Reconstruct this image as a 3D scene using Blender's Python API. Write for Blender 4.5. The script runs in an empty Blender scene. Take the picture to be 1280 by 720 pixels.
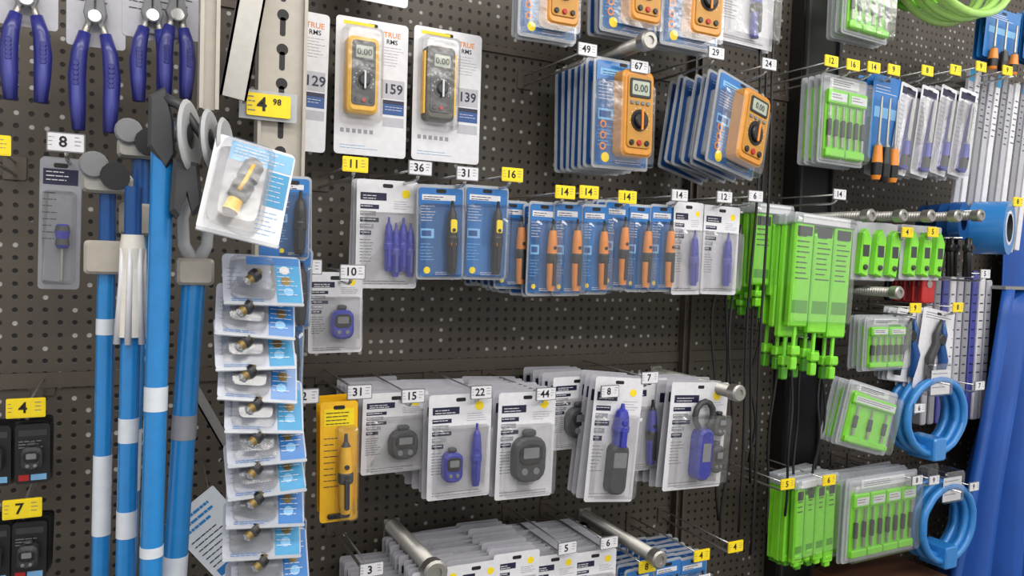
import bpy, bmesh, math, random
from mathutils import Vector, Matrix, Euler
random.seed(7)
scene=bpy.context.scene
try: scene.view_settings.view_transform='Standard'
except Exception: pass

# ------------------------------------------------------------ materials
def lin(h):
    h=h.lstrip('#'); r=[int(h[i:i+2],16)/255 for i in (0,2,4)]
    return tuple((c/12.92 if c<=.04045 else ((c+.055)/1.055)**2.4) for c in r)+(1,)
def mat(name,hexc,rough=.5,metal=0,var=.12,vscale=60,coat=0,trans=0):
    m=bpy.data.materials.new(name); m.use_nodes=True; nt=m.node_tree; N=nt.nodes
    p=N['Principled BSDF']; p.inputs['Roughness'].default_value=rough; p.inputs['Metallic'].default_value=metal
    p.inputs['Coat Weight'].default_value=coat; p.inputs['Coat Roughness'].default_value=.15
    tc=N.new('ShaderNodeTexCoord'); no=N.new('ShaderNodeTexNoise'); no.inputs['Scale'].default_value=vscale
    nt.links.new(tc.outputs['Object'],no.inputs['Vector'])
    mx=N.new('ShaderNodeMix'); mx.data_type='RGBA'; c=lin(hexc)
    mx.inputs[6].default_value=tuple(x*(1-var) for x in c[:3])+(1,); mx.inputs[7].default_value=tuple(min(1,x*(1+var)) for x in c[:3])+(1,)
    nt.links.new(no.outputs['Fac'],mx.inputs[0]); nt.links.new(mx.outputs[2],p.inputs['Base Color'])
    return m
WHITE=mat('card_white','#dadae0',.35,coat=.3); OFFW=mat('card_offwhite','#b2b2bb',.4,coat=.3); GREYC=mat('card_grey','#8f9098',.45); SILVC=mat('card_silver','#a9aebc',.35,coat=.4)
CREAM=mat('cream_plastic','#dcd8cf',.4)
BLUEC=mat('card_blue','#2270b8',.35,coat=.5); DBLUE=mat('card_dark_blue','#184a8c',.4,coat=.4); LBLUE=mat('print_light_blue','#7fb8e6',.4)
NAVY=mat('label_navy','#1a1c3c',.4); PURP=mat('tool_blue_violet','#2f359f',.38,coat=.3); INDI=mat('blade_indigo','#474b9a',.4); HANDLE=mat('grip_violet','#272b7c',.38,coat=.3)
ORANGE=mat('tool_orange','#e0862c',.4); AMBER=mat('meter_amber','#cf8b30',.4,coat=.2); YELL=mat('tool_yellow','#f0b810',.4,coat=.2); YELF=mat('meter_face_ochre','#b98431',.4); TAGY=mat('tag_yellow','#f4d716',.45)
BLACK=mat('plastic_black','#17171a',.35); DGREY=mat('plastic_dark_grey','#38393d',.45); MGREY=mat('plastic_mid_grey','#77787c',.45); INK=mat('ink_black','#0c0c10',.6)
LCD=mat('lcd_screen','#a4ad9c',.2); CHROME=mat('chrome','#d6d6d6',.25,.85); STEEL=mat('steel_brushed','#a5a39f',.4,.8); GALV=mat('painted_steel','#b0aaa0',.42,.2)
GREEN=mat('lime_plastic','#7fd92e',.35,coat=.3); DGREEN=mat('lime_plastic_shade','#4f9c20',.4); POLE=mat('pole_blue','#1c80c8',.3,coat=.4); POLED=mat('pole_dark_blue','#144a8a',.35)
TARP=mat('tarp_blue','#1650a6',.5,var=.3,vscale=6); RINGB=mat('hose_blue','#2c7fc8',.3,coat=.4); RED=mat('plastic_red','#b01c1c',.4); BRASS=mat('brass_bulb','#7f6a3a',.4,.4)
TEAL=mat('print_teal','#3c93c4',.4); BROWN=mat('carton_brown','#5d3a26',.7); BAR=mat('upright_black','#131314',.5); RUBB=mat('rubber_grey','#aeb0b3',.5)
FLOORM=mat('floor_vinyl','#8f8d88',.35,vscale=3); CEILM=mat('ceiling_panel','#c9c8c4',.8); DECK=mat('deck_grey','#4a4743',.5); LABELW=mat('label_paper','#d4dbe4',.5); RAIL=mat('rail_taupe','#5a524a',.45,.3)
def clear(name,tint=(1,1,1,1),base=.07,rough=.2):
    m=bpy.data.materials.new(name); m.use_nodes=True; nt=m.node_tree; N=nt.nodes; N.clear()
    o=N.new('ShaderNodeOutputMaterial'); t=N.new('ShaderNodeBsdfTransparent'); g=N.new('ShaderNodeBsdfGlossy'); mx=N.new('ShaderNodeMixShader')
    t.inputs[0].default_value=tint; g.inputs['Roughness'].default_value=rough
    lw=N.new('ShaderNodeLayerWeight'); lw.inputs[0].default_value=.35
    no=N.new('ShaderNodeTexNoise'); no.inputs['Scale'].default_value=28; bp=N.new('ShaderNodeBump'); bp.inputs['Strength'].default_value=.35; bp.inputs['Distance'].default_value=.005
    tc=N.new('ShaderNodeTexCoord'); nt.links.new(tc.outputs['Object'],no.inputs['Vector']); nt.links.new(no.outputs['Fac'],bp.inputs['Height']); nt.links.new(bp.outputs[0],g.inputs['Normal'])
    ma=N.new('ShaderNodeMath'); ma.operation='MULTIPLY_ADD'; ma.inputs[1].default_value=.45; ma.inputs[2].default_value=base
    nt.links.new(lw.outputs['Facing'],ma.inputs[0]); nt.links.new(ma.outputs[0],mx.inputs[0]); nt.links.new(t.outputs[0],mx.inputs[1]); nt.links.new(g.outputs[0],mx.inputs[2]); nt.links.new(mx.outputs[0],o.inputs[0])
    return m
CLEAR=clear('clear_blister')
def frost(name,c,f):
    m=mat(name,c,.25,coat=.5); nt=m.node_tree; N=nt.nodes; p=N['Principled BSDF']; o=[n for n in N if n.type=='OUTPUT_MATERIAL'][0]
    t=N.new('ShaderNodeBsdfTransparent'); mx=N.new('ShaderNodeMixShader'); mx.inputs[0].default_value=f
    nt.links.new(t.outputs[0],mx.inputs[1]); nt.links.new(p.outputs[0],mx.inputs[2]); nt.links.new(mx.outputs[0],o.inputs[0]); return m
FROST=frost('frosted_plastic','#c4c9d0',.55); LIMET=frost('lime_tubing','#b9ea7a',.7)
def pegmat():
    m=bpy.data.materials.new('pegboard_metal'); m.use_nodes=True; nt=m.node_tree; N=nt.nodes; L=nt.links.new
    p=N['Principled BSDF']; p.inputs['Roughness'].default_value=.5; p.inputs['Metallic'].default_value=.2
    tc=N.new('ShaderNodeTexCoord'); s=N.new('ShaderNodeVectorMath'); s.operation='SCALE'; s.inputs['Scale'].default_value=1/.0254
    f=N.new('ShaderNodeVectorMath'); f.operation='FRACTION'; a=N.new('ShaderNodeVectorMath'); a.operation='SUBTRACT'; a.inputs[1].default_value=(.5,.5,.5)
    mu=N.new('ShaderNodeVectorMath'); mu.operation='MULTIPLY'; mu.inputs[1].default_value=(1,0,1); le=N.new('ShaderNodeVectorMath'); le.operation='LENGTH'
    L(tc.outputs['Object'],s.inputs[0]); L(s.outputs[0],f.inputs[0]); L(f.outputs[0],a.inputs[0]); L(a.outputs[0],mu.inputs[0]); L(mu.outputs[0],le.inputs[0])
    r=N.new('ShaderNodeMapRange'); r.inputs['From Min'].default_value=.13; r.inputs['From Max'].default_value=.23; r.interpolation_type='SMOOTHSTEP'; L(le.outputs['Value'],r.inputs['Value'])
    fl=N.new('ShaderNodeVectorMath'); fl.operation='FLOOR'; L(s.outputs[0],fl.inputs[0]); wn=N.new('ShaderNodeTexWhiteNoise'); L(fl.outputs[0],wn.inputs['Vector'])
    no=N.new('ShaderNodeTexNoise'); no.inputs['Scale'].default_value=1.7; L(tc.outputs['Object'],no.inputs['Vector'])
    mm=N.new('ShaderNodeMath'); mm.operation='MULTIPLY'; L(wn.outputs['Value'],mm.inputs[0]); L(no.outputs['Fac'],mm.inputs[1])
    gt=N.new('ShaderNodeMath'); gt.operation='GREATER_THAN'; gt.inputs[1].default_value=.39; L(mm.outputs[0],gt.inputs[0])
    hc=N.new('ShaderNodeMix'); hc.data_type='RGBA'; hc.inputs[6].default_value=(.007,.007,.008,1); hc.inputs[7].default_value=(.42,.41,.4,1); L(gt.outputs[0],hc.inputs[0])  # random pale holes: light through the board painted into the hole colour
    n2=N.new('ShaderNodeTexNoise'); n2.inputs['Scale'].default_value=2.5; L(tc.outputs['Object'],n2.inputs['Vector'])
    bc=N.new('ShaderNodeMix'); bc.data_type='RGBA'; bc.inputs[6].default_value=lin('#3e3833'); bc.inputs[7].default_value=lin('#655d54'); L(n2.outputs['Fac'],bc.inputs[0])
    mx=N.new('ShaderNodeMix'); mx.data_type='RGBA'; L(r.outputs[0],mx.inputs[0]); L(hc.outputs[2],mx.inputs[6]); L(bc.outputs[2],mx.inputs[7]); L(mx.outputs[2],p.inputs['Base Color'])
    bp=N.new('ShaderNodeBump'); bp.inputs['Distance'].default_value=.002; bp.inputs['Strength'].default_value=.6; L(r.outputs[0],bp.inputs['Height']); L(bp.outputs[0],p.inputs['Normal'])
    return m
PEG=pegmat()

# ------------------------------------------------------------ mesh builder (d = distance out of the wall, -y)
_glyph={}
def glyph(s):
    if s not in _glyph:
        c=bpy.data.curves.new('t','FONT'); c.body=s; c.size=1; c.resolution_u=2; c.align_x='CENTER'; c.align_y='CENTER'; c.offset=.02
        o=bpy.data.objects.new('t',c); me=o.to_mesh(); _glyph[s]=([v.co.copy() for v in me.vertices],[tuple(p.vertices) for p in me.polygons]); o.to_mesh_clear(); bpy.data.objects.remove(o); bpy.data.curves.remove(c)
    return _glyph[s]
def rr(x0,x1,z0,z1,rad,seg=3):
    rad=min(rad,(x1-x0)/2.01,(z1-z0)/2.01); o=[]
    for cx,cz,a0 in ((x1-rad,z1-rad,0),(x0+rad,z1-rad,90),(x0+rad,z0+rad,180),(x1-rad,z0+rad,270)):
        for i in range(seg+1):
            a=math.radians(a0+90*i/seg); o.append((cx+rad*math.cos(a),cz+rad*math.sin(a)))
    return o
class MB:
    def __init__(s): s.v=[];s.f=[];s.fm=[];s.fs=[];s.mats=[];s.T=Matrix()
    def add(s,vs,fs,m,smooth=False):
        if m not in s.mats: s.mats.append(m)
        k=s.mats.index(m); n=len(s.v); s.v+= [s.T@Vector(v) for v in vs]
        for f in fs: s.f.append([n+i for i in f]); s.fm.append(k); s.fs.append(smooth)
    def box(s,x0,x1,d0,d1,z0,z1,m):
        vs=[(x,-d,z) for z in (z0,z1) for d in (d0,d1) for x in (x0,x1)]
        s.add(vs,[(0,1,3,2),(4,6,7,5),(0,4,5,1),(2,3,7,6),(0,2,6,4),(1,5,7,3)],m)
    def prism(s,o,d0,d1,m,bev=0,front=None):
        n=len(o); xs=[p[0] for p in o]; zs=[p[1] for p in o]; cx=(min(xs)+max(xs))/2; cz=(min(zs)+max(zs))/2
        sx=max(.05,1-2*bev/(max(xs)-min(xs)+1e-9)); sz=max(.05,1-2*bev/(max(zs)-min(zs)+1e-9))
        vs=[(x,-d0,z) for x,z in o]+[(x,-(d1-bev),z) for x,z in o]+[(cx+(x-cx)*sx,-d1,cz+(z-cz)*sz) for x,z in o]
        fs=[(i,(i+1)%n,n+(i+1)%n,n+i) for i in range(n)]+[(n+i,n+(i+1)%n,2*n+(i+1)%n,2*n+i) for i in range(n)]
        s.add(vs,fs+[tuple(range(n))[::-1]],m); s.add(vs[2*n:],[tuple(range(n))],front or m)
    def rbox(s,x0,x1,z0,z1,d0,d1,rad,m,bev=0,front=None): s.prism(rr(x0,x1,z0,z1,rad),d0,d1,m,bev,front)
    def disc(s,x,z,r,d0,d1,m,bev=0,n=16,ez=1): s.prism([(x+r*math.cos(2*math.pi*i/n),z+r*ez*math.sin(2*math.pi*i/n)) for i in range(n)],d0,d1,m,bev)
    def lathe(s,prof,org,ax,mats,n=14):
        ax=Vector(ax).normalized(); u=ax.orthogonal().normalized(); w=ax.cross(u); org=Vector(org)
        for i in range(len(prof)-1):
            m=mats[i] if isinstance(mats,(list,tuple)) else mats
            vs=[]
            for t,r in prof[i:i+2]:
                vs+=[org+ax*t+(u*math.cos(2*math.pi*k/n)+w*math.sin(2*math.pi*k/n))*max(r,1e-5) for k in range(n)]
            s.add(vs,[(k,(k+1)%n,n+(k+1)%n,n+k) for k in range(n)],m,True)
    def tube(s,pts,r,m,n=8,closed=False):
        pts=[Vector(p) for p in pts]; N=len(pts); vs=[]; u=None
        for i,p in enumerate(pts):
            if closed: t=pts[(i+1)%N]-pts[i-1]
            else: t=pts[min(i+1,N-1)]-pts[max(i-1,0)]
            t.normalize()
            u=t.orthogonal().normalized() if u is None else (u-t*u.dot(t)).normalized()
            w=t.cross(u); rr_=r[i] if isinstance(r,(list,tuple)) else r
            vs+=[p+(u*math.cos(2*math.pi*k/n)+w*math.sin(2*math.pi*k/n))*rr_ for k in range(n)]
        fs=[(i*n+k,i*n+(k+1)%n,((i+1)%N)*n+(k+1)%n,((i+1)%N)*n+k) for i in range(N if closed else N-1) for k in range(n)]
        if not closed: fs+=[tuple(range(n))[::-1],tuple((N-1)*n+k for k in range(n))]
        s.add(vs,fs,m,True)
    def text(s,st,x,z,d,size,m,wide=1,rot=0):
        vs,fs=glyph(st); c,q=math.cos(rot),math.sin(rot)
        s.add([(x+(v.x*wide*c-v.y*q)*size,-d,z+(v.x*wide*q+v.y*c)*size) for v in vs],fs,m)
    def lines(s,x0,x1,z,n,dz,m,d,th=.0016):
        for i in range(n):
            x=x0; e=x0+(x1-x0)*random.uniform(.6,1)
            while x<e-.002:
                q=min(e,x+random.uniform(.004,.014)); s.box(x,q,d,d+.0003,z-i*dz-th,z-i*dz,m); x=q+.0015
    def build(s,name,loc=(0,0,0),rot=(0,0,0)):
        me=bpy.data.meshes.new(name); me.from_pydata([tuple(v) for v in s.v],[],s.f)
        for m in s.mats: me.materials.append(m)
        me.polygons.foreach_set('material_index',s.fm); me.polygons.foreach_set('use_smooth',s.fs); me.update()
        bm=bmesh.new(); bm.from_mesh(me); bmesh.ops.recalc_face_normals(bm,faces=bm.faces); bm.to_mesh(me); bm.free()
        o=bpy.data.objects.new(name,me); bpy.context.collection.objects.link(o); o.location=loc; o.rotation_euler=rot; return o
R=random.uniform
# ------------------------------------------------------------ products (local coords)
def meter(b,cx,cz,w,h,d,body,inner=DGREY,face=None,t=.032):
    b.rbox(cx-w/2,cx+w/2,cz-h/2,cz+h/2,d,d+t,w*.16,body,.006)
    b.rbox(cx-w*.38,cx+w*.38,cz-h*.40,cz+h*.44,d+t,d+t+.003,w*.1,face or inner,.001)
    b.rbox(cx-w*.33,cx+w*.33,cz+h*.18,cz+h*.40,d+t+.003,d+t+.005,w*.05,BLACK,.0005)
    b.rbox(cx-w*.27,cx+w*.27,cz+h*.21,cz+h*.37,d+t+.005,d+t+.0056,w*.03,LCD)
    b.text('0.00',cx,cz+h*.285,d+t+.006,h*.12,DGREY)
    for i in range(4): b.rbox(cx-w*.3+i*w*.165,cx-w*.3+i*w*.165+w*.1,cz+h*.1,cz+h*.14,d+t+.003,d+t+.006,.002,MGREY,.0005)
    b.disc(cx,cz-h*.08,w*.27,d+t+.003,d+t+.005,INK); b.disc(cx,cz-h*.08,w*.19,d+t+.005,d+t+.013,BLACK if face else DGREY,.003)
    b.rbox(cx-w*.03,cx+w*.03,cz-h*.2,cz+h*.04,d+t+.013,d+t+.016,.002,WHITE if not face else ORANGE,.001)
    for i in range(10):
        a=math.radians(-40+26*i); b.box(cx+w*.31*math.cos(a)-.001,cx+w*.31*math.cos(a)+.001,d+t+.003,d+t+.0036,cz-h*.08+w*.31*math.sin(a)-.001,cz-h*.08+w*.31*math.sin(a)+.001,WHITE)
    for i in range(3): b.disc(cx+(i-1)*w*.24,cz-h*.34,w*.07,d+t+.003,d+t+.007,RED if i==1 else BLACK,.001,10)
def tester(b,x,zt,L,c1,c2,d,k=1.):
    pr=[(0,0),(0,.0025),(.1,.0035),(.16,.008),(.3,.0105),(.48,.0115),(.5,.0125),(.6,.0125),(.62,.011),(.9,.010),(1,.008),(1,0)]
    b.lathe([(t*L,r*k) for t,r in pr],(x,-d,zt),(0,0,-1),[c2,c2,c2,c1,c1,c2,c2,c2,c1,c1,c2],12)
    b.rbox(x-.004*k,x+.004*k,zt-L*.93,zt-L*.55,d+.011*k,d+.015*k,.003,c2,.001); b.disc(x,zt-L*.4,.004*k,d+.0105*k,d+.0135*k,c2,.001,10)
def driver(b,x,zt,L,d,k=1.,hm=PURP):
    b.lathe([(0,0),(0,.009*k),(.03*L,.012*k),(.12*L,.0135*k),(.25*L,.011*k),(.36*L,.013*k),(.42*L,.009*k),(.43*L,.003*k),(.97*L,.003*k),(L,.0015*k),(L,0)],(x,-d,zt),(0,0,-1),[hm,hm,DGREY,hm,DGREY,hm,STEEL,STEEL,STEEL,STEEL],12)
def tape(b,cx,cz,w,h,d,m=PURP,t=.022):
    b.rbox(cx-w/2,cx+w/2,cz-h/2,cz+h/2,d,d+t,w*.35,m,.005); b.rbox(cx-w*.36,cx+w*.36,cz-h*.1,cz+h*.36,d+t,d+t+.002,w*.2,BLACK,.001)
    b.rbox(cx-w*.24,cx+w*.24,cz+h*.05,cz+h*.28,d+t+.002,d+t+.003,.002,MGREY); b.rbox(cx-w*.2,cx+w*.2,cz+h*.5,cz+h*.66,d+.004,d+t*.7,w*.1,DGREY,.003)
    for i in (-1,1): b.disc(cx+i*w*.18,cz-h*.25,w*.1,d+t,d+t+.003,MGREY,.001,10)
def shell(b,w,h,x0,x1,z0,z1,t=.026,m=None):
    b.rbox(x0,x1,z0,z1,.0012,t,.008,m or CLEAR,.006)
def hole(b,h=.012,d=.0013): b.rbox(-.011,.011,-h-.004,-h+.004,d,d+.0003,.003,BAR)
def white_card(b,w,h,prod='tape',back=False):
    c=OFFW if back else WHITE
    b.rbox(-w/2,w/2,-h,0,0,.0012,.006,c); 
    if back: b.box(-w*.44,-w*.02,.0013,.0016,-h*.21,-h*.12,NAVY); b.rbox(-w*.3,w*.3,-h*.9,-h*.45,.0012,.012,.006,FROST,.003); return
    hole(b); e=.0013
    b.box(-w*.44,-w*.02,e,e+.0003,-h*.19,-h*.12,NAVY); b.lines(-w*.4,-w*.08,-h*.145,2,h*.025,WHITE,e+.0004)
    for k,(q,wd) in enumerate(((.23,.5),(.29,.42),(.35,.5),(.41,.36),(.47,.3))):
        b.box(-w*.44,-w*(.44-wd*.6),e,e+.0003,-h*(q+.04),-h*q,NAVY if k%2==0 else GREYC); b.lines(-w*.43,-w*(.46-wd*.6),-h*(q+.012),1,.01,WHITE,e+.0004)
    b.lines(-w*.44,-w*.2,-h*.55,8,h*.028,MGREY,e); b.lines(w*.1,w*.44,-h*.19,4,h*.022,GREYC,e,.001)
    b.lines(-w*.42,w*.4,-h*.93,2,h*.025,MGREY,e); b.disc(w*.3,-h*.12,w*.07,e,e+.0003,TAGY)
    if prod=='tape': tape(b,w*.1,-h*.64,w*.42,h*.36,.002,DGREY if .168<h<.175 else PURP)
    elif prod=='wide': tape(b,w*.02,-h*.62,w*.56,h*.42,.002,DGREY)
    elif prod=='two':
        tape(b,-w*.14,-h*.68,w*.3,h*.28,.002); tester(b,w*.24,-h*.28,h*.6,PURP,PURP,.012)
    elif prod=='pen': tester(b,w*.08,-h*.22,h*.7,PURP,BLACK,.013,1.2)
    elif prod=='slim': tester(b,w*.12,-h*.3,h*.6,PURP,INDI,.013,.95)
    elif prod=='bigpen':
        tester(b,w*.05,-h*.2,h*.36,PURP,PURP,.015,1.7); b.rbox(-w*.14,w*.24,-h*.92,-h*.52,.002,.03,w*.14,DGREY,.006); b.rbox(-w*.08,w*.18,-h*.7,-h*.58,.03,.031,.003,MGREY)
    elif prod=='set':
        for k in range(4): tester(b,-w*.0+k*w*.12,-h*(.34+.05*(k%2)),h*.5,PURP,INDI if k%2 else PURP,.014,.8)
    elif prod=='clamp':
        b.tube([(w*.02+.032*math.cos(a)*1.0,-.016,-h*.3+.035*math.sin(a)) for a in [math.radians(x) for x in range(-60,241,30)]],.008,DGREY,8)
        b.rbox(-w*.1,w*.16,-h*.9,-h*.42,.002,.034,w*.1,PURP,.006); b.rbox(-w*.04,w*.1,-h*.72,-h*.55,.034,.035,.003,MGREY)
        tape(b,w*.32,-h*.4,w*.2,h*.2,.002,DGREY); tape(b,w*.32,-h*.72,w*.2,h*.26,.002,DGREY)
    shell(b,w,h,-w*.42,w*.46,-h*.95,-h*.3,.034)
def blue_card(b,w,h,prod='tester',back=False,c1=ORANGE):
    b.rbox(-w/2,w/2,-h,0,-.004,-.001,.008,FROST)
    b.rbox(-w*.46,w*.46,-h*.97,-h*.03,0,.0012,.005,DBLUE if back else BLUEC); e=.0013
    if back: b.lines(-w*.4,w*.3,-h*.1,2,h*.03,LBLUE,e); b.rbox(-w*.4,w*.4,-h*.93,-h*.2,.0012,.012,.008,FROST,.004); return
    hole(b); b.box(-w*.4,w*.3,e,e+.0003,-h*.16,-h*.1,WHITE if prod!='meter' else LBLUE); b.lines(-w*.36,w*.2,-h*.12,2,h*.025,NAVY,e+.0004)
    b.lines(-w*.42,-w*.08,-h*.22,6,h*.03,WHITE,e,.0012); b.box(-w*.42,-w*.14,e,e+.0003,-h*.56,-h*.46,LBLUE); b.box(-w*.4,-w*.2,e+.0003,e+.0006,-h*.54,-h*.48,DBLUE); b.lines(-w*.42,-w*.12,-h*.62,6,h*.033,LBLUE,e,.0012); b.disc(-w*.28,-h*.9,w*.07,e,e+.0003,TAGY); b.lines(-w*.1,w*.4,-h*.92,2,h*.02,WHITE,e,.001)
    if prod=='tester': tester(b,w*.2,-h*.18,h*.76,c1,BLACK,.014,1.)
    elif prod=='two_tone': tester(b,w*.2,-h*.16,h*.78,BLACK,BLACK,.014,1.1); b.rbox(w*.2-.007,w*.2+.007,-h*.5,-h*.36,.024,.028,.004,TAGY,.001); b.disc(w*.2,-h*.62,.006,.024,.029,ORANGE,.001,10)
    elif prod=='meter':
        for i in range(3): b.disc(-w*.33,-h*(.6+.1*i),w*.055,e,e+.0003,ORANGE); b.disc(-w*.33,-h*(.6+.1*i),w*.03,e+.0003,e+.0006,DBLUE)
        meter(b,w*.12,-h*.50,w*.56,h*.78,.002,AMBER,DGREY,YELF,.036)
    b.rbox(-w*.48,w*.48,-h*.98,-h*.2,.0012,.034,.01,CLEAR,.008)
mat_mb=mat('meter_charcoal','#4b463c',.4)
def fluke(b,w,h,price='159',back=False,left=False):
    b.rbox(-w/2,w/2,-h,0,0,.0015,.008,WHITE); hole(b); e=.0016
    b.text('TRUE',w*.27,-h*.09,e,.016,ORANGE); b.text('RMS',w*.27,-h*.14,e,.014,INK); b.lines(w*.16,w*.44,-h*.18,7,h*.022,GREYC,e,.001)
    b.box(-w*.4,w*.02,e,e+.0003,-h*.055,-h*.03,TAGY)
    b.box(w*.13,w*.46,e,e+.0002,-h*.56,-h*.42,OFFW); b.text(price,w*.3,-h*.49,e+.0006,.03,NAVY); 
    b.box(w*.16,w*.46,e,e+.0003,-h*.68,-h*.6,DBLUE); b.lines(w*.19,w*.44,-h*.62,2,h*.02,WHITE,e+.0004,.001); b.box(w*.16,w*.46,e,e+.0003,-h*.77,-h*.7,OFFW)
    b.box(w*.16,w*.46,e,e+.0003,-h*.6,-h*.57,NAVY)
    b.lines(-w*.42,w*.1,-h*.93,2,h*.02,TEAL,e,.001); 
    for i in range(6): b.box(-w*.42+i*w*.08,-w*.37+i*w*.08,e,e+.0003,-h*.84,-h*.81,GREYC)
    meter(b,-w*.17,-h*.43,w*.42,h*.55,.002,YELL if not left else mat_mb,DGREY,None,.03)
    if left:
        for s in (-1,1): b.box(-w*.17+s*w*.215-.003,-w*.17+s*w*.215+.003,.01,.026,-h*.66,-h*.2,YELL)
    b.rbox(-w*.44,w*.1,-h*.77,-h*.08,.0015,.04,.012,CLEAR,.008)
def green_pack(b,w,h,back=False,k=2,lab=True):
    b.rbox(-w/2,w/2,-h,0,-.004,-.001,.008,FROST); b.rbox(-w*.46,w*.46,-h*.97,-h*.03,-.001,.0005,.005,OFFW)
    for i in range(k):
        x0=-w*.44+i*w*.88/k; x1=x0+w*.88/k
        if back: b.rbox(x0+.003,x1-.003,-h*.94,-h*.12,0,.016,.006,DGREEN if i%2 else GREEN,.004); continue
        b.rbox(x0+.003,x1-.003,-h*.94,-h*.2,0,.006,.006,GREEN,.002)
        b.rbox(x0+.003,x1-.003,-h*.34,-h*.18,.006,.016,.004,GREEN,.003); b.rbox(x0+.003,x1-.003,-h*.93,-h*.84,.006,.016,.004,GREEN,.003)
        if lab:
            n=2 if k>2 else 3
            for j in range(n):
                xx=x0+(x1-x0)*(j+.5)/n; b.lathe([(0,0),(0,.004),(h*.12,.004),(h*.13,.0065),(h*.3,.0065),(h*.31,.003),(h*.46,.003),(h*.46,0)],(xx,-.012,-h*.82),(0,0,1),[STEEL,STEEL,DGREY,DGREY,BLACK,STEEL,STEEL],8)
            b.box(x0+.01,x1-.01,.0165,.017,-h*.31,-h*.22,WHITE); b.lines(x0+.013,x1-.014,-h*.24,2,h*.03,DGREY,.0172)
    if not back: b.rbox(-w*.48,w*.48,-h*.97,-h*.06,.0,.03,.01,CLEAR,.006); b.box(-w*.3,w*.3,.0006,.002,-h*.14,-h*.04,WHITE); b.lines(-w*.27,w*.26,-h*.06,3,h*.024,NAVY,.0022)
def pack(name,cx,zt,w,h,d,fn,n=0,gap=.016,yaw=None,tilt=0,roll=0,**kw):
    b=MB()
    for i in range(n,0,-1):
        b.T=Matrix.Translation((R(-.004,.004),i*gap,R(-.004,.004)))@Matrix.Rotation(math.radians(R(-4,4)),4,'Z')@Matrix.Rotation(math.radians(R(-1.5,1.5)),4,'Y'); fn(b,w,h,back=True)
    b.T=Matrix(); fn(b,w,h,**kw)
    y=R(-5,5) if yaw is None else yaw
    return b.build(name,(cx/1000.,-d,zt/1000.),(math.radians(tilt),math.radians(roll+R(-1,1)),math.radians(y)))
def mk(fn,**kw): return lambda b,w,h,back=False:(fn(b,w,h,back=back,**kw))

# ------------------------------------------------------------ room
def slab(name,x0,x1,y0,y1,z0,z1,m):
    b=MB(); b.box(x0,x1,-y1,-y0,z0,z1,m); return b.build(name)
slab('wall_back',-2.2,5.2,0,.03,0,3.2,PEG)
slab('floor',-2.2,5.2,-4.5,.03,-.05,0,FLOORM)
slab('ceiling',-2.2,5.2,-4.5,.03,3.2,3.25,CEILM)
slab('gondola_base_deck',-2.1,5.1,-.62,-.001,0,.14,DECK)
slab('trim_1',-2.1,5.1,-.006,0,1.205,1.235,RAIL)
slab('trim_2',-2.1,5.1,-.006,0,2.005,2.02,RAIL)
def upright(name,x,w,d,z0,z1,m,big=True,holes=True):
    b=MB(); b.box(x-w/2,x+w/2,0 if d<.05 else d-.03,d,z0,z1,m)
    if holes:
        z=z0+.03
        while z<z1:
            if big:
                b.disc(x,z+.016,.0105,d,d+.0005,BAR); b.rbox(x-.005,x+.005,z-.022,z+.012,d,d+.0005,.004,BAR)
            else: b.rbox(x-.003,x+.003,z-.01,z+.01,d,d+.0005,.002,BAR)
            z+=.062 if big else .05
    b.box(x-w/2,x-w/2+.006,d,d+.012,z0,z1,m); b.box(x+w/2-.006,x+w/2,d,d+.012,z0,z1,m)
    return b.build(name)
upright('shelf_upright',1.458,.03,.012,0.14,3.1,RAIL,False)
upright('slotted_upright_post',.251,.085,.3,0.14,3.0,GALV)
b=MB(); b.box(1.83,2.0,0,.05,.14,3.1,BAR); b.box(1.84,1.85,.05,.06,.14,3.1,DGREY); b.box(1.98,1.99,.05,.06,.14,3.1,DGREY); b.build('black_shelf_upright')
upright('steel_bracket_strip',.118,.03,.4,1.72,3.0,GALV,False,False)
b=MB(); b.T=Matrix.Translation((.165,0,1.78))@Matrix.Rotation(math.radians(9),4,'Y'); b.box(-.022,.022,.36,.366,-.03,1.3,STEEL); b.box(-.022,-.018,.34,.366,-.03,1.3,STEEL); b.box(.018,.022,.34,.366,-.03,1.3,STEEL); b.build('steel_support_rail')

# ------------------------------------------------------------ peg hooks with price tags
def hook(x,z,txt,col,d=.3,s=1.,low=.024):
    b=MB(); x/=1000;z/=1000; m=TAGY if col=='Y' else WHITE
    b.rbox(-.02,.02,-.035,.012,0,.004,.004,RAIL,.001)
    b.tube([(0,-.003,0),(0,-(d-.004),0)],.0022,CHROME,6)
    b.tube([(0,-.003,-low),(0,-(d-.03),-low),(0,-(d-.018),-low+.003),(0,-(d-.01),-low+.010)],.0034,CHROME,6)
    w,h=.025*s,.0145*s
    b.rbox(-w,w,-h,h,d-.003,d,.002,MGREY if col!='Y' else TAGY); b.rbox(-w*.93,w*.93,-h*.88,h*.88,d,d+.0006,.002,m)
    if txt: b.text(txt,-w*.15,0,d+.0012,h*1.55,INK)
    b.lines(w*.45,w*.85,h*.6,3,h*.4,MGREY,d+.0008,.001); b.lines(-w*.9,-w*.6,h*.5,3,h*.4,MGREY,d+.0008,.0008)
    return b.build('peg_hook',(x,0,z))
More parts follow.
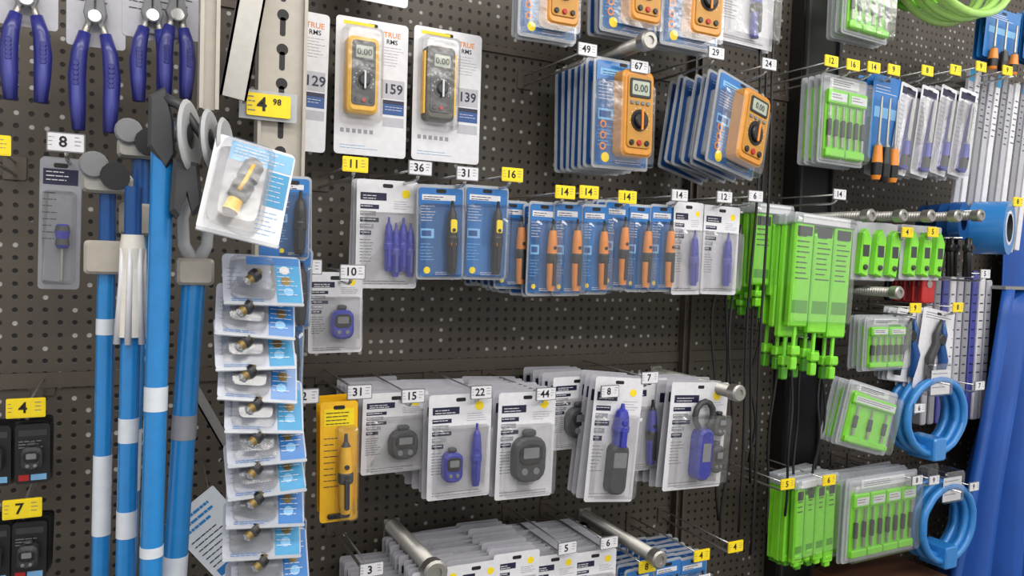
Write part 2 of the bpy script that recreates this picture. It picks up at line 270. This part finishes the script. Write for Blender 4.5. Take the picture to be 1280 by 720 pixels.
H='''-192 1645 17 Y;-89 1658 8 W;392 1663 11 Y;524 1667 36 W;627 1664 31 W;731 1670 16 Y;863 1642 14 Y;925 1646 14 Y;1030 1642 14 Y;1181 1656 14 W;1321 1661 12 W;1424 1670 6 W;1729 1695 14 W
392 1456 10 W;412 1221 31 W;523 1207 15 W;675 1207 22 W;833 1195 44 W;1003 1192 8 W;1116 1219 7 W;-142 1223 4 Y;-146 1057 7 Y
906 1959 49 W;1048 1942 67 W;1274 2007 29 W;1448 2005 24 W
1671 2045 12 Y;1755 2047 16 Y;1838 2052 14 Y;1921 2057 9 Y;2066 2075 8 Y;2194 2095 7 Y;2316 2122 9 Y;2450 2129 9 Y
2019 1605 4 Y;2134 1611 5 Y;2074 1385 9 Y;2274 1387 8 Y;1589 912 5 Y;1748 906 6 Y;2128 866 8 W;2208 858 9 W;2410 816 9 W;1414 767 4 Y;1302 761 4 Y;1133 759 8 Y;1018 834 6 W;904 838 5 W;446 861 3 W;2400 1492 5 W;2119 1085 6 W;2407 1139 7 W;2549 1726 8 Y;308 1218 2 W;308 1464 2 W'''
for t in H.replace('\n',';').split(';'):
    x,z,s,c=t.split(); big=1.1 if float(x)<0 else 1.
    hook(float(x),float(z),s,c,.3,big)
b=MB(); b.rbox(-.038,.038,-.02,.02,0,.004,.003,TAGY); b.box(-.05,.05,-.004,0,-.026,.026,FROST); b.text('4',-.012,0,.005,.034,INK); b.text('98',.014,.007,.005,.015,INK); b.lines(-.036,-.02,.014,4,.008,MGREY,.0045); b.box(-.03,.03,-.006,-.004,-.02,.02,STEEL); b.build('price_tag',(.226,-.318,1.752))
def sec(x,z,L=.34,r=.021):
    b=MB(); pr=[(0,0),(0,r*.8)]; t=.01
    while t<L-.03: pr+=[(t,r*.8),(t+.004,r*.62)]; t+=.008
    pr+=[(L-.03,r*.8),(L-.028,r),(L-.004,r*1.05),(L,r*.85),(L,r*.5),(L-.004,r*.45),(L-.004,0)]
    b.lathe(pr,(0,0,0),(0,-1,0),STEEL,16); b.rbox(-.02,.02,-.03,.02,0,.004,.004,STEEL,.001)
    return b.build('security_peg_hook',(x/1000,0,z/1000))
for x,z in ((1046,1993),(1365,1175),(1140,788)): sec(x,z)
sec(585,830,.3,.026)
for x,z in ((1813,1641),(1946,1648),(2068,1654),(1947,1431),(2190,1660),(2300,1668)): sec(x,z,.34,.018)

# ------------------------------------------------------------ centre section stock
pack('multimeter_blister_pack',471,1995,.160,.291,.12,fluke,yaw=0,price='159')
pack('multimeter_blister_pack',647,2002,.166,.296,.12,fluke,yaw=1,price='139',left=True)
pack('multimeter_blister_pack',313,1990,.130,.288,.12,fluke,yaw=0,price='129')
pack('multimeter_blister_pack',471,2325,.160,.291,.12,fluke,yaw=0,price='99')
pack('screwdriver_set_pack',489,1647,.131,.227,.2,mk(white_card,prod='set'),n=3)
pack('voltage_tester_pack',593,1641,.105,.199,.24,mk(blue_card,prod='two_tone'),n=5,gap=.02)
pack('voltage_tester_pack',701,1648,.104,.205,.24,mk(blue_card,prod='two_tone'),n=5,gap=.02)
pack('voltage_tester_pack',774,1622,.085,.199,.22,mk(blue_card),n=6,gap=.022)
pack('voltage_tester_pack',834,1621,.080,.211,.26,mk(blue_card),n=6,gap=.03)
pack('voltage_tester_pack',897,1625,.081,.215,.26,mk(blue_card),n=3,gap=.03)
pack('voltage_tester_pack',971,1624,.074,.210,.26,mk(blue_card),n=3,gap=.03)
pack('voltage_tester_pack',1032,1637,.070,.211,.26,mk(blue_card),n=6,gap=.03)
pack('voltage_tester_pack',1098,1631,.075,.210,.26,mk(blue_card,prod='tester'),n=3,gap=.03)
pack('voltage_tester_pack',1165,1635,.077,.213,.26,mk(blue_card,prod='tester'),n=2,gap=.03)
pack('circuit_tester_pack',1243,1645,.1,.229,.26,mk(white_card,prod='slim'),n=2)
pack('circuit_tester_pack',1352,1642,.116,.225,.26,mk(white_card,prod='slim'),n=2)
pack('digital_multimeter_pack',824,2205,.148,.228,.26,mk(blue_card,prod='meter'),n=2)
pack('digital_multimeter_pack',1038,2250,.17,.230,.26,mk(blue_card,prod='meter'),n=3)
pack('digital_multimeter_pack',1226,2270,.172,.253,.26,mk(blue_card,prod='meter'),n=3)
pack('cable_tester_pack',1408,2290,.193,.237,.26,mk(white_card,prod='pen'),n=2)
pack('digital_multimeter_pack',1030,1962,.165,.253,.26,mk(blue_card,prod='meter'),n=6,gap=.026,yaw=3)
pack('digital_multimeter_pack',1402,1962,.205,.235,.26,mk(blue_card,prod='meter'),n=6,gap=.026,yaw=12,roll=10)
pack('stud_finder_pack',384,1452,.110,.166,.2,mk(white_card,prod='tape'),n=2)
pack('receptacle_tester_pack',514,1201,.146,.171,.22,mk(white_card,prod='tape'),n=8,gap=.024)
pack('cable_finder_kit_pack',641,1200,.143,.225,.27,mk(white_card,prod='two'),n=8,gap=.026)
pack('moisture_meter_pack',803,1196,.142,.239,.27,mk(white_card,prod='wide'),n=8,gap=.026)
pack('outlet_tester_pack',976,1213,.136,.176,.2,mk(white_card,prod='wide'),n=6,gap=.024)
pack('voltage_detector_pack',1037,1222,.125,.295,.29,mk(white_card,prod='bigpen'),n=3,gap=.026,yaw=-8,roll=4)
pack('laser_level_pack',1170,1202,.120,.232,.22,mk(white_card,prod='pen'),n=4)
pack('clamp_meter_pack',1300,1195,.205,.270,.27,mk(white_card,prod='clamp'),n=5,gap=.024,yaw=6,roll=3)
def yel(b,w,h,back=False):
    b.rbox(-w/2,w/2,-h,0,0,.0012,.006,YELL)
    if back: return
    hole(b); b.box(-w*.4,w*.4,.0013,.0016,-h*.2,-h*.06,TAGY); b.lines(-w*.35,w*.3,-h*.09,4,h*.03,INK,.0018); b.lines(-w*.4,w*.0,-h*.3,9,h*.05,DGREY,.0014)
    tester(b,w*.15,-h*.26,h*.66,YELL,DGREY,.014,1.2); b.rbox(-w*.3,w*.3,-h*.97,-h*.93,.0013,.008,.004,BLACK,.001); b.rbox(-w*.1,w*.48,-h*.98,-h*.2,.0012,.028,.008,CLEAR,.006)
pack('level_tool_pack',372,1205,.072,.236,.3,yel,n=3,gap=.02,yaw=-3)
for i,(x,z) in enumerate(((500,800),(600,838),(690,836),(790,842),(890,822),(1000,815))):
    pack('cable_tester_pack',x,z-R(0,12),.115,.19,.27,mk(white_card,prod='tape'),n=10,gap=.022,yaw=R(-6,6))
for x,z in ((1133,745),(1220,752),(1302,748)):
    pack('wire_marker_pack',x,z,.09,.2,.27,mk(blue_card),n=5,gap=.028)

# ------------------------------------------------------------ left section
def pliers(name,cx,zt,L,yaw=0,spread=1.,card=True):
    b=MB()
    if card: b.rbox(-.045,.045,-L*.45,.02,-.012,-.011,.006,OFFW); b.lines(-.035,.03,-.01,4,.012,NAVY,-.0105)
    for s in (-1,1):
        b.prism([(s*.001,-L*.02),(s*.006,-L*.02),(s*.013,-L*.17),(s*.018,-L*.26),(s*.01,-L*.36),(0,-L*.3),(s*.001,-L*.18)],0,.012,MGREY,.002)
        pts=[(s*.008,-.006,-L*.3),(s*.014*spread,-.006,-L*.38),(s*.021*spread,-.006,-L*.5),(s*.024*spread,-.006,-L*.65),(s*.023*spread,-.006,-L*.8),(s*.021*spread,-.006,-L*.98)]
        b.tube(pts[:3],.006,STEEL,8); b.tube(pts[1:],[.0095,.0125,.0138,.013,.010],HANDLE,12)
        b.tube([(p[0]*1.02,p[1]-.007,p[2]) for p in pts[2:]],[.004,.008,.0085,.005],INDI,8)
        for k in range(5): b.disc(pts[3][0],-L*(.58+.03*k),.005,.019,.0215,HANDLE,.001,8)
    b.disc(0,-L*.28,.012,.012,.017,CHROME,.002)
    return b.build(name,(cx,-.25,zt),(0,0,math.radians(yaw)))
pliers('lineman_pliers',-.150,1.955,.235,4,1.0)
pliers('lineman_pliers',-.050,1.955,.275,-4,1.1)
pliers('lineman_pliers',.036,1.955,.215,6,.9)
pliers('long_nose_pliers',.075,1.96,.205,10,.8)
def scr(b,w,h,back=False):
    b.rbox(-w/2,w/2,-h,0,0,.0012,.006,GREYC); hole(b); b.box(-w*.42,w*.42,.0013,.0016,-h*.2,-h*.08,NAVY); b.lines(-w*.35,w*.35,-h*.1,3,h*.03,WHITE,.0018); b.lines(-w*.42,-w*.05,-h*.26,8,h*.05,DGREY,.0014)
    if not back: driver(b,w*.08,-h*.5,h*.44,.012,.9); b.rbox(-w*.4,w*.4,-h*.96,-h*.25,.0012,.028,.008,CLEAR,.006)
pack('nut_driver_pack',-102,1640,.063,.228,.2,scr,n=1,yaw=0)
def blk(b,w,h,back=False):
    b.rbox(-w/2,w/2,-h,0,0,.0012,.006,BLACK); 
    if back: return
    b.box(-w*.4,w*.4,.0013,.0016,-h*.2,-h*.1,DGREY); b.box(-w*.4,-w*.1,.0013,.0016,-h*.95,-h*.85,RED); b.box(-w*.05,w*.4,.0013,.0016,-h*.95,-h*.85,LBLUE); b.lines(-w*.4,w*.3,-h*.28,3,h*.05,MGREY,.0014); tape(b,0,-h*.55,w*.6,h*.4,.002,DGREY)
for x,z in ((-190,1190),(-135,1190),(-190,1025),(-138,1025)):
    pack('drill_bit_pack',x,z,.05,.1,.27,blk,n=4)
def grab(name,x,d,zt,r,bands,lean=0,head=None):
    b=MB(); L=zt-.14; pr=[(0,0),(0,r)]; ms=[POLE]
    for a,c,m in sorted(bands,key=lambda q:-q[0]):
        pr+=[(zt-a,r),(zt-a,r*1.04),(zt-c,r*1.04),(zt-c,r)]; ms+=[POLE,m,m,m]
    pr+=[(L,r),(L,0)]; ms+=[POLE,DGREY]
    b.lathe(pr,(0,0,0),(lean,0,-1),ms,18)
    if head=='clamp':
        b.lathe([(-.07,.0),(-.07,r*.9),(0,r*.95)],(0,0,0),(0,0,-1),POLED,14); b.rbox(-.03,.03,-.05,.0,-.02,.022,.006,GALV,.004); b.rbox(-.034,.034,.07,.1,-.015,.02,.008,STEEL,.004)
        b.lathe([(-.03,0),(-.03,.02),(.03,.02),(.03,0)],(0.01,-.01,.095),(0,1,0),BLACK,14); b.disc(-.018,.11,.02,.02,.03,MGREY,.003)
    if head=='sleeve':
        b.lathe([(-.02,0),(-.02,r*1.1),(0,r*1.3),(.03,r*1.1),(.1,r*1.45),(.13,r*1.5),(.13,r)],(0,0,.0),(0,0,-1),CREAM,16)
        for k in range(7):
            a=2*math.pi*k/7; b.tube([(r*1.15*math.cos(a),r*1.15*math.sin(a),-.0),(r*1.2*math.cos(a),r*1.2*math.sin(a),-.05),(r*1.6*math.cos(a),r*1.6*math.sin(a),-.14)],[.003,.004,.005],WHITE,6)
        b.lathe([(-.09,0),(-.09,.012),(-.02,.012)],(0,0,0),(0,0,-1),POLED,12)
    if head=='jaw':
        b.prism([(-.02,.03),(.0,.045),(.012,.0),(.016,-.05),(.004,-.07),(-.02,-.04)],-.01,.018,DGREY,.004)
        b.tube([(.0,-.01,.03),(.02,-.02,.02),(.05,-.02,-.02),(.06,-.02,-.06)],[.008,.007,.006,.006],DGREY,8)
        for cx,cz,hh in ((.033,-.022,.052),(.060,-.024,.044),(.080,-.03,.04)):
            b.lathe([(-.006,0),(-.005,hh*.8),(0,hh),(.004,hh*.9),(.002,hh*.35),(.006,0)],(cx,-.02,cz),(.93,-.36,.05),[RUBB,MGREY,RUBB,RUBB,DGREY],20)
        b.prism([(.012,-.055),(.045,-.06),(.052,-.12),(.04,-.135),(.03,-.1),(.018,-.14),(.008,-.13)],0,.035,DGREY,.006)
    if head=='fork':
        for s in (-1,1): b.tube([(0,0,0),(s*.016,-.005,.03),(s*.018,-.008,.07),(s*.008,-.01,.1)],[.012,.009,.008,.006],RUBB,8)
        b.rbox(-.026,.026,-.03,.01,-.02,.024,.006,GALV,.004)
    return b.build(name,(x,-d,zt))
grab('reacher_grabber_tool',-.025,.45,1.50,.0125,[(1.382,1.358,LABELW),(1.174,1.051,LABELW)],-.008,'clamp')
grab('reacher_grabber_tool',.009,.5,1.49,.0135,[(1.239,1.203,LABELW),(1.1,1.06,LABELW)],-.008,'sleeve')
grab('reacher_grabber_tool',.046,.55,1.674,.0155,[(1.293,1.258,LABELW),(1.06,1.045,LABELW)],-.012,'jaw')
grab('reacher_grabber_tool',.094,.5,1.468,.0175,[(1.239,1.202,GREYC),(1.022,.9,LABELW)],-.045,'fork')
grab('reacher_grabber_tool',.02,.40,1.56,.014,[(1.2,1.1,LABELW)],-.02,'clamp')

# clip strip of light packs
def lamp_pack(b,w,h,full=True):
    b.rbox(-w/2,w/2,-h,0,0,.0012,.008,SILVC)
    b.box(w*.16,w*.48,.0013,.0016,-h*.97,-h*.04,TEAL if full else BLUEC); b.box(-w*.2,w*.48,.0013,.0017,-h*.2,-h*.04,BLUEC)
    for i in range(3): b.disc(w*.3+R(-.003,.003),-h*(.3+.22*i),w*.065,.0017,.002,(WHITE,BRASS,LBLUE)[i])
    b.lines(w*.18,w*.45,-h*.25,7,h*.09,WHITE,.0021,.001); b.lines(-w*.45,-w*.25,-h*.3,6,h*.08,GREYC,.0014,.001)
    b.lines(-w*.4,w*.1,-h*.9,2,h*.03,BLUEC,.0014,.001)
def clip_strip():
    b=MB(); b.rbox(.0,.03,-1.1,.0,-.012,-.009,.004,BLUEC); b.rbox(.004,.026,-.02,.0,-.009,.0,.003,STEEL); b.tube([(.015,.01,-.005),(.03,.1,.0),(.05,.215,.01)],.003,CHROME,6)
    for i in range(12):
        z=-.160-i*.0475
        b.T=Matrix.Translation((R(-.007,.007)+(-.012 if i==2 else 0)+i*.0022-.004,-.012,z))@Matrix.Rotation(math.radians(R(-6,6)+4),4,'Y')@Matrix.Rotation(math.radians(-36),4,'X')
        w,h=.114,.088; lamp_pack(b,w,h,i%2==0)
        b.rbox(-w*.42,w*.14,-h*.92,-h*.1,.0012,.02,.012,CLEAR,.008); b.rbox(-w/2,w/2,-h-.002,-h+.003,0,.003,.002,FROST)
        b.lathe([(0,0),(0,.006),(.006,.010),(.014,.010),(.018,.007),(.026,.007),(.03,0)],(-.008,-.022,-h*.5),(-.7,0,-.7),[CHROME,BRASS,BLACK,DGREY,BRASS,CHROME],12)
    b.T=Matrix.Translation((-.018,-.07,0))@Matrix.Rotation(math.radians(12),4,'Y')@Matrix.Rotation(math.radians(-14),4,'X')
    w,h=.112,.145; b.rbox(-w/2,w/2,-h,0,0,.0012,.008,WHITE)
    b.box(-w*.3,w*.48,.0013,.0016,-h*.22,-h*.03,LBLUE); b.lines(-w*.25,w*.4,-h*.06,4,h*.035,WHITE,.0018); b.box(w*.2,w*.47,.0013,.0016,-h*.6,-h*.24,TEAL); b.lines(w*.22,w*.44,-h*.28,6,h*.05,WHITE,.0018,.001); b.lines(w*.16,w*.44,-h*.66,6,h*.045,LBLUE,.0014,.001)
    ax=(-.25,0,-1); o=(-.0,-.024,-h*.24)
    b.lathe([(0,0),(0,.010),(.006,.014),(.03,.015),(.032,.013),(.036,.013),(.038,.015),(.06,.014),(.064,.010),(.082,.011),(.088,.008),(.088,0)],o,ax,[STEEL,STEEL,MGREY,BLACK,BLACK,BLACK,DGREY,DGREY,YELL,DGREY,BLACK],16)
    b.tube([(-.004,-.040,-h*.32),(-.01,-.041,-h*.48),(-.016,-.040,-h*.6)],.003,YELL,6)
    b.rbox(-w*.44,w*.2,-h*.97,-h*.1,.0012,.05,.014,CLEAR,.01); b.rbox(-w/2,w/2,-h,-h+.005,0,.006,.002,FROST)
    b.T=Matrix()
    return b.build('clip_strip_of_headlamp_packs',(.185,-.53,1.645))
clip_strip()
for x,z,d in ((268,1628,.34),(276,1500,.33),(262,1380,.34),(264,1240,.34),(270,1120,.34),(275,1000,.34)):
    pack('work_light_pack',x,z,.062,.15,d,mk(blue_card,prod='tester',c1=BLACK),n=1,yaw=-6)
b=MB(); b.T=Matrix.Rotation(math.radians(-38),4,'Y'); b.rbox(-.05,.05,-.075,.075,0,.0015,.003,LABELW); b.lines(-.04,.04,.06,3,.012,POLE,.002,.005); b.lines(-.04,.04,.015,7,.01,NAVY,.002,.002); b.box(-.04,0,.0016,.002,-.07,-.055,BLUEC)
b.T=Matrix(); b.tube([(0,0,.02),(0,.3,.06)],.002,CHROME,6); b.build('hanging_instruction_sheet',(.152,-.3,.975))
b=MB(); b.T=Matrix.Translation((.15,0,1.17))@Matrix.Rotation(math.radians(-28),4,'Y'); b.box(-.009,.009,.3,.304,-.11,.11,STEEL); b.box(-.009,-.006,.29,.304,-.11,.11,STEEL); b.T=Matrix(); b.tube([(.2,0,1.08),(.2,-.3,1.08)],.004,STEEL); b.build('shelf_bracket')

# ------------------------------------------------------------ right section
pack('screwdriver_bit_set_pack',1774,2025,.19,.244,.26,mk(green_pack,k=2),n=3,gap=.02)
def driverup(b,x,zb,L,d,k,hm,h2): b.lathe([(0,0),(0,.01*k),(.05*L,.013*k),(.2*L,.014*k),(.4*L,.010*k),(.45*L,.004*k),(.98*L,.003*k),(L,0)],(x,-d,zb),(0,0,1),[hm,hm,h2,hm,STEEL,STEEL,STEEL],12)
def dr2(b,w,h,back=False):
    b.rbox(-w/2,w/2,-h*.8,0,0,.0012,.006,BLUEC); hole(b); b.lines(-w*.4,w*.4,-h*.1,3,h*.03,WHITE,.0014); b.box(-w*.4,w*.4,.0013,.0016,-h*.4,-h*.3,LBLUE)
    if not back:
        for i in (-1,0,1): driverup(b,i*w*.3,-h,h*.8,.014,1.1,ORANGE if i else BLACK,BLACK)
pack('screwdriver_pack',1948,2049,.12,.301,.26,dr2,n=3,roll=2)
pack('screwdriver_pack',2480,2330,.16,.2,.26,dr2,n=2,roll=4); pack('screwdriver_pack',2680,2350,.16,.2,.26,dr2,n=2,roll=4)
def saw(b,w,h,back=False):
    b.rbox(-w/2,w/2,-h,0,0,.0012,.006,WHITE if not back else OFFW); hole(b); b.box(-w*.4,w*.4,.0013,.0016,-h*.12,-h*.04,NAVY)
    if not back:
        b.prism([(-w*.1,-h*.93),(w*.12,-h*.95),(w*.3,-h*.2),(w*.2,-h*.14)],.002,.008,INDI,.001); driverup(b,w*.1,-h*.95,h*.8,.014,.9,PURP,DGREY); b.lines(-w*.42,-w*.1,-h*.2,10,h*.05,GREYC,.0014)
        b.rbox(-w*.46,w*.46,-h*.98,-h*.14,.0012,.026,.008,CLEAR,.006)
for x,z,w,h in ((2046,2038,.08,.265),(2141,2043,.08,.268),(2230,2055,.08,.27),(2325,2058,.08,.27)): pack('hex_key_pack',x,z,w,h,.26,saw,n=4,gap=.02,roll=8)
b=MB()
b.T=Matrix.Translation((2.58,0,2.1))@Matrix.Rotation(math.radians(6),4,'Y')
for i in range(11):
    x=-.17+i*.036; zt=.03+.012*(i%3); m=(OFFW,WHITE,GREYC)[i%3]; b.rbox(x-.012,x+.012,zt-.55,zt,.2,.212,.004,m,.002); b.lines(x-.009,x+.009,zt-.06,int(8),.02,NAVY,.2125,.003)
    if i%4==0: b.box(x-.012,x+.012,.2125,.213,zt-.04,zt,TEAL)
b.tube([(0,0,.04),(0,-.24,.04)],.004,CHROME); b.box(-.18,.22,.16,.2,-.01,.0,STEEL); b.build('metal_rod_bundle')
b=MB()
for i in range(9):
    x=2.36+i*.04; b.rbox(x,x+.03,.98,1.5-.015*(i%3),.10,.14,.006,(OFFW,GREYC,INDI,WHITE)[i%4],.003); b.lines(x+.004,x+.026,1.42,10,.03,NAVY,.1405,.004)
b.tube([(2.5,0,1.48),(2.5,-.2,1.48)],.004,CHROME); b.build('level_tool_bundle')
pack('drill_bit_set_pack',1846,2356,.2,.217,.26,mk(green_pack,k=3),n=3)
def ringobj(name,x,z,Rr,d,m,n=4,r=.009,core=True,ez=1.,gap=.016):
    b=MB()
    for k in range(n):
        b.tube([((Rr-.012*(k%2)+R(-.003,.003))*math.cos(a),-gap*k,(Rr-.012*(k%2))*ez*math.sin(a)) for a in [2*math.pi*i/28 for i in range(28)]],r,m,8,True)
    if core: b.rbox(-.05,.05,Rr*ez-.05,Rr*ez+.05,-.01,.016*n,.01,CLEAR,.004); b.box(-.045,.045,.016*n-.01,.016*n-.009,Rr*ez-.045,Rr*ez+.03,WHITE); b.lines(-.04,.04,Rr*ez+.02,4,.014,NAVY,.016*n-.0085)
    if core: b.rbox(-.03,.03,-Rr*ez-.02,-Rr*ez+.05,-.005,.016*n+.004,.008,m,.004)
    b.tube([(0,d-.001,Rr*ez-.01),(0,-gap*n-.02,Rr*ez-.01)],.003,CHROME,6)
    return b.build(name,(x/1000,-d,z/1000))
ringobj('lime_hose_coil',2230,2385,.19,.2,LIMET,5,.012,False,.62,.028)
ringobj('lime_hose_coil',2170,2400,.12,.14,GREEN,3,.010,False,.7,.02)
ringobj('white_hose_coil',2010,2400,.13,.2,WHITE,5,.008,False,.75,.026)
ringobj('blue_cable_coil',2224,1050,.135,.22,RINGB,5,.012,True,.85)
ringobj('blue_cable_coil',2313,705,.125,.22,RINGB,5,.012,True,.95)
def sticks(b,w,h,back=False,k=3,body=.68):
    for i in range(k):
        x0=-w/2+i*w/k; dz=R(0,.04); x1=x0+w/k
        b.rbox(x0+.003,x1-.003,-h*body-dz,-.02-(.03 if not back else 0)*(i%2),0,.016,.005,GREEN,.004)
        xm=(x0+x1)/2
        b.rbox(xm-.005,xm+.005,-h*.9-dz,-h*body-dz+.01,.002,.008,.003,GREEN,.001)
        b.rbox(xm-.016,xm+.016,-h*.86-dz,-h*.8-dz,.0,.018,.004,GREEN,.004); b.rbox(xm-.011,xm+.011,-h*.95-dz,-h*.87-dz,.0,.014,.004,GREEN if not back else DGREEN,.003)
        if not back:
            b.lines(x0+.012,x1-.012,-h*.14,int(h*.3/.014),.014,DGREY,.0165,.003); b.box(x0+.008,x1-.01,.016,.0164,-h*(body-.06),-h*(body-.14),DGREEN); b.box(x0+.01,x1-.012,.0163,.0168,-.06,-.035,DGREY)
    b.rbox(-w*.52,w*.52,-.03,.0,-.004,.02,.006,FROST,.004); b.box(-w*.4,w*.4,.02,.0205,-.026,-.004,WHITE)
    if not back: b.rbox(-w*.51,w*.51,-h*body,-.01,-.004,.03,.01,CLEAR,.006)
pack('cable_tie_pack',1556,1661,.15,.29,.22,mk(sticks,k=2,body=.75),n=3,gap=.03)
pack('cable_tie_pack',1687,1635,.235,.43,.28,mk(sticks,k=3),n=3,gap=.03,yaw=2,roll=3)
def clips(b,w,h,back=False):
    b.rbox(-w/2,w/2,-h,0,0,.0012,.006,OFFW)
    for i in range(3):
        x=-w*.33+i*w*.33; b.prism([(x-.02,-h*.9),(x+.012,-h*.95),(x+.026,-h*.3),(x+.004,-h*.12),(x-.012,-h*.2)],.002,.022,GREEN,.004)
        if not back: b.box(x-.012,x+.014,.022,.0225,-h*.6,-h*.4,DGREY); b.disc(x,-h*.78,.008,.022,.028,DGREY,.002,10)
pack('spring_clamp_pack',1932,1629,.188,.166,.26,clips,n=4); pack('spring_clamp_pack',2137,1630,.2,.163,.26,clips,n=4)
b=MB(); b.lathe([(-.05,.045),(-.05,.085),(.05,.085),(.05,.045),(-.05,.045)],(0,0,0),(.35,-1,0),[RINGB,RINGB,RINGB,DGREY],28); b.lathe([(-.051,.045),(-.051,.055),(.051,.055),(.051,.045)],(0,0,0),(.35,-1,0),WHITE,28); b.tube([(0,.26,.045),(0,-.06,.045)],.004,CHROME); b.build('blue_tape_roll',(2.482,-.26,1.64))
b=MB()
for k in range(4): b.lathe([(-.03,.03),(-.03,.06),(.0,.06),(.0,.03)],(-.0+k*.02,.05*k,0),(.3,-1,0),POLED,22)
b.tube([(0,.26,.03),(0,-.04,.03)],.004,CHROME); b.build('blue_tape_roll',(2.34,-.26,1.655))
b=MB()
for k in range(5):
    b.rbox(-.03,.03,-.09,0,-.03*k,-.03*k+.012,.01,RED if k<4 else BLACK,.003); b.disc(0,-.03,.012,-.03*k+.012,-.03*k+.014,STEEL)
b.tube([(0,.2,-.005),(0,-.03,-.005)],.003,CHROME); b.build('red_clamp_set',(2.2,-.24,1.485))
b=MB()
for k in range(7):
    x=R(-.06,.06); b.tube([(x,-.03*(k%3),0),(x+R(-.01,.01),-.03*(k%3),-.12)],.006,BLACK,6); b.disc(x,-.03,.013,.03*(k%3)-.006,.03*(k%3)+.01,BLACK,.003,10)
b.tube([(0,.24,0),(0,-.05,0)],.003,CHROME); b.build('black_allen_key_set',(2.29,-.24,1.60))
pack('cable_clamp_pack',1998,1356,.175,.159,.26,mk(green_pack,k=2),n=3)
def strp(b,w,h,back=False):
    b.rbox(-w/2,w/2,-h,0,0,.0012,.006,WHITE); hole(b); b.lines(-w*.4,w*.4,-h*.05,3,h*.03,NAVY,.0014)
    if back: return
    for s in (-1,1): b.tube([(s*.004,-.014,-h*.12),(s*.02,-.014,-h*.3),(s*.012,-.014,-h*.42),(s*.034,-.014,-h*.6),(s*.03,-.014,-h*.92)],[.005,.01,.012,.014,.010],[DGREY,POLED][s>0],8)
    b.disc(0,-h*.36,.018,.01,.026,BLACK,.003)
pack('wire_stripper_pack',2245,1375,.16,.25,.26,strp,n=3,roll=8); pack('wire_stripper_pack',2135,1375,.11,.22,.24,strp,n=3,roll=8)
pack('cable_staple_pack',1968,1150,.22,.19,.26,mk(green_pack,k=1,lab=True),n=3,roll=14)
pack('cable_tie_pack',1751,905,.185,.25,.24,mk(sticks,k=4,body=.9),n=4,gap=.02)
pack('zip_fastener_pack',2027,885,.335,.25,.26,mk(green_pack,k=4),n=4,gap=.022)
def drape(name,x0,x1,z0,z1,d,m,ph=0,amp=.03,fr=26,skew=0):
    b=MB(); nx,nz=60,14; vs=[]
    for j in range(nz+1):
        t=j/nz
        for i in range(nx+1):
            u=i/nx; x=x0+(x1-x0)*(u+.03*math.sin(5*t+u*6))-skew*t*(1-u); vs.append((x,-(d+amp*(.4+t)*math.sin(u*fr+ph+1.2*t)+.02*math.sin(u*61)*t),z1+(z0-z1)*t))
    b.add(vs,[(j*(nx+1)+i,j*(nx+1)+i+1,(j+1)*(nx+1)+i+1,(j+1)*(nx+1)+i) for j in range(nz) for i in range(nx)],m,True)
    b.box(x0,x1,0,d+.01,z1,z1+.01,STEEL); o=b.build(name); sm=o.modifiers.new('thick','SOLIDIFY'); sm.thickness=.004; return o
drape('blue_tarpaulin',2.70,3.25,.15,1.44,.18,TARP,0,.05,30,.35); drape('blue_tarpaulin',2.85,3.6,.5,1.8,.07,TARP,2,.02,40)
b=MB()
for i,(x,d,z0,z1) in enumerate(((1.47,.25,.78,2.2),(1.495,.27,.72,2.3),(1.52,.22,.9,2.3),(1.44,.2,.8,1.62),(1.425,.24,.76,1.6),(1.40,.2,1.0,1.64),(1.60,.22,.75,1.4),(1.64,.25,.8,1.3),(1.70,.22,.78,1.25),(1.76,.24,.8,1.2),(1.82,.2,.85,1.4),(1.55,.2,.95,1.35))):
    n=12; b.tube([(x+.008*math.sin(k*.9+i),-d+.006*math.sin(k*.7+i*2),z0+(z1-z0)*k/n) for k in range(n+1)],.004,BLACK,6)
b.tube([(1.5,0,2.3),(1.5,-.3,2.3)],.003,CHROME); b.tube([(1.42,0,1.63),(1.42,-.26,1.63)],.003,CHROME); b.tube([(1.68,0,1.3),(1.68,-.26,1.3)],.003,CHROME); b.build('black_bungee_cords')
b=MB(); b.box(-.18,.18,0,.25,0,.39,BROWN); b.box(-.03,.03,.25,.251,0,.39,CREAM); b.box(-.12,-.05,.25,.2515,.2,.3,WHITE); b.build('cardboard_carton',(2.16,-.06,.14))

# ------------------------------------------------------------ light
def area(name,loc,rot,sx,sy,e,c=(1,.97,.92)):
    l=bpy.data.lights.new(name,'AREA'); l.shape='RECTANGLE'; l.size=sx; l.size_y=sy; l.energy=e; l.color=c
    o=bpy.data.objects.new(name,l); bpy.context.collection.objects.link(o); o.location=loc; o.rotation_euler=rot
area('ceiling_light_strip',(1.4,-1.5,3.15),(math.radians(25),0,0),6,.5,90)
area('ceiling_light_strip.001',(1.4,-3.4,3.15),(math.radians(40),0,0),6,.5,105)
w=bpy.data.worlds.new('world'); scene.world=w; w.use_nodes=True; w.node_tree.nodes['Background'].inputs[0].default_value=(1,.98,.96,1); w.node_tree.nodes['Background'].inputs[1].default_value=.72
# ------------------------------------------------------------ camera
cam=bpy.data.cameras.new('camera'); co=bpy.data.objects.new('camera',cam); bpy.context.collection.objects.link(co)
co.location=(0,-1.75,1.5); co.rotation_euler=Euler([math.radians(a) for a in (87.498,-1.998,-26.913)]); cam.sensor_width=36; cam.lens=950/1280*36; cam.clip_start=.02
scene.camera=co
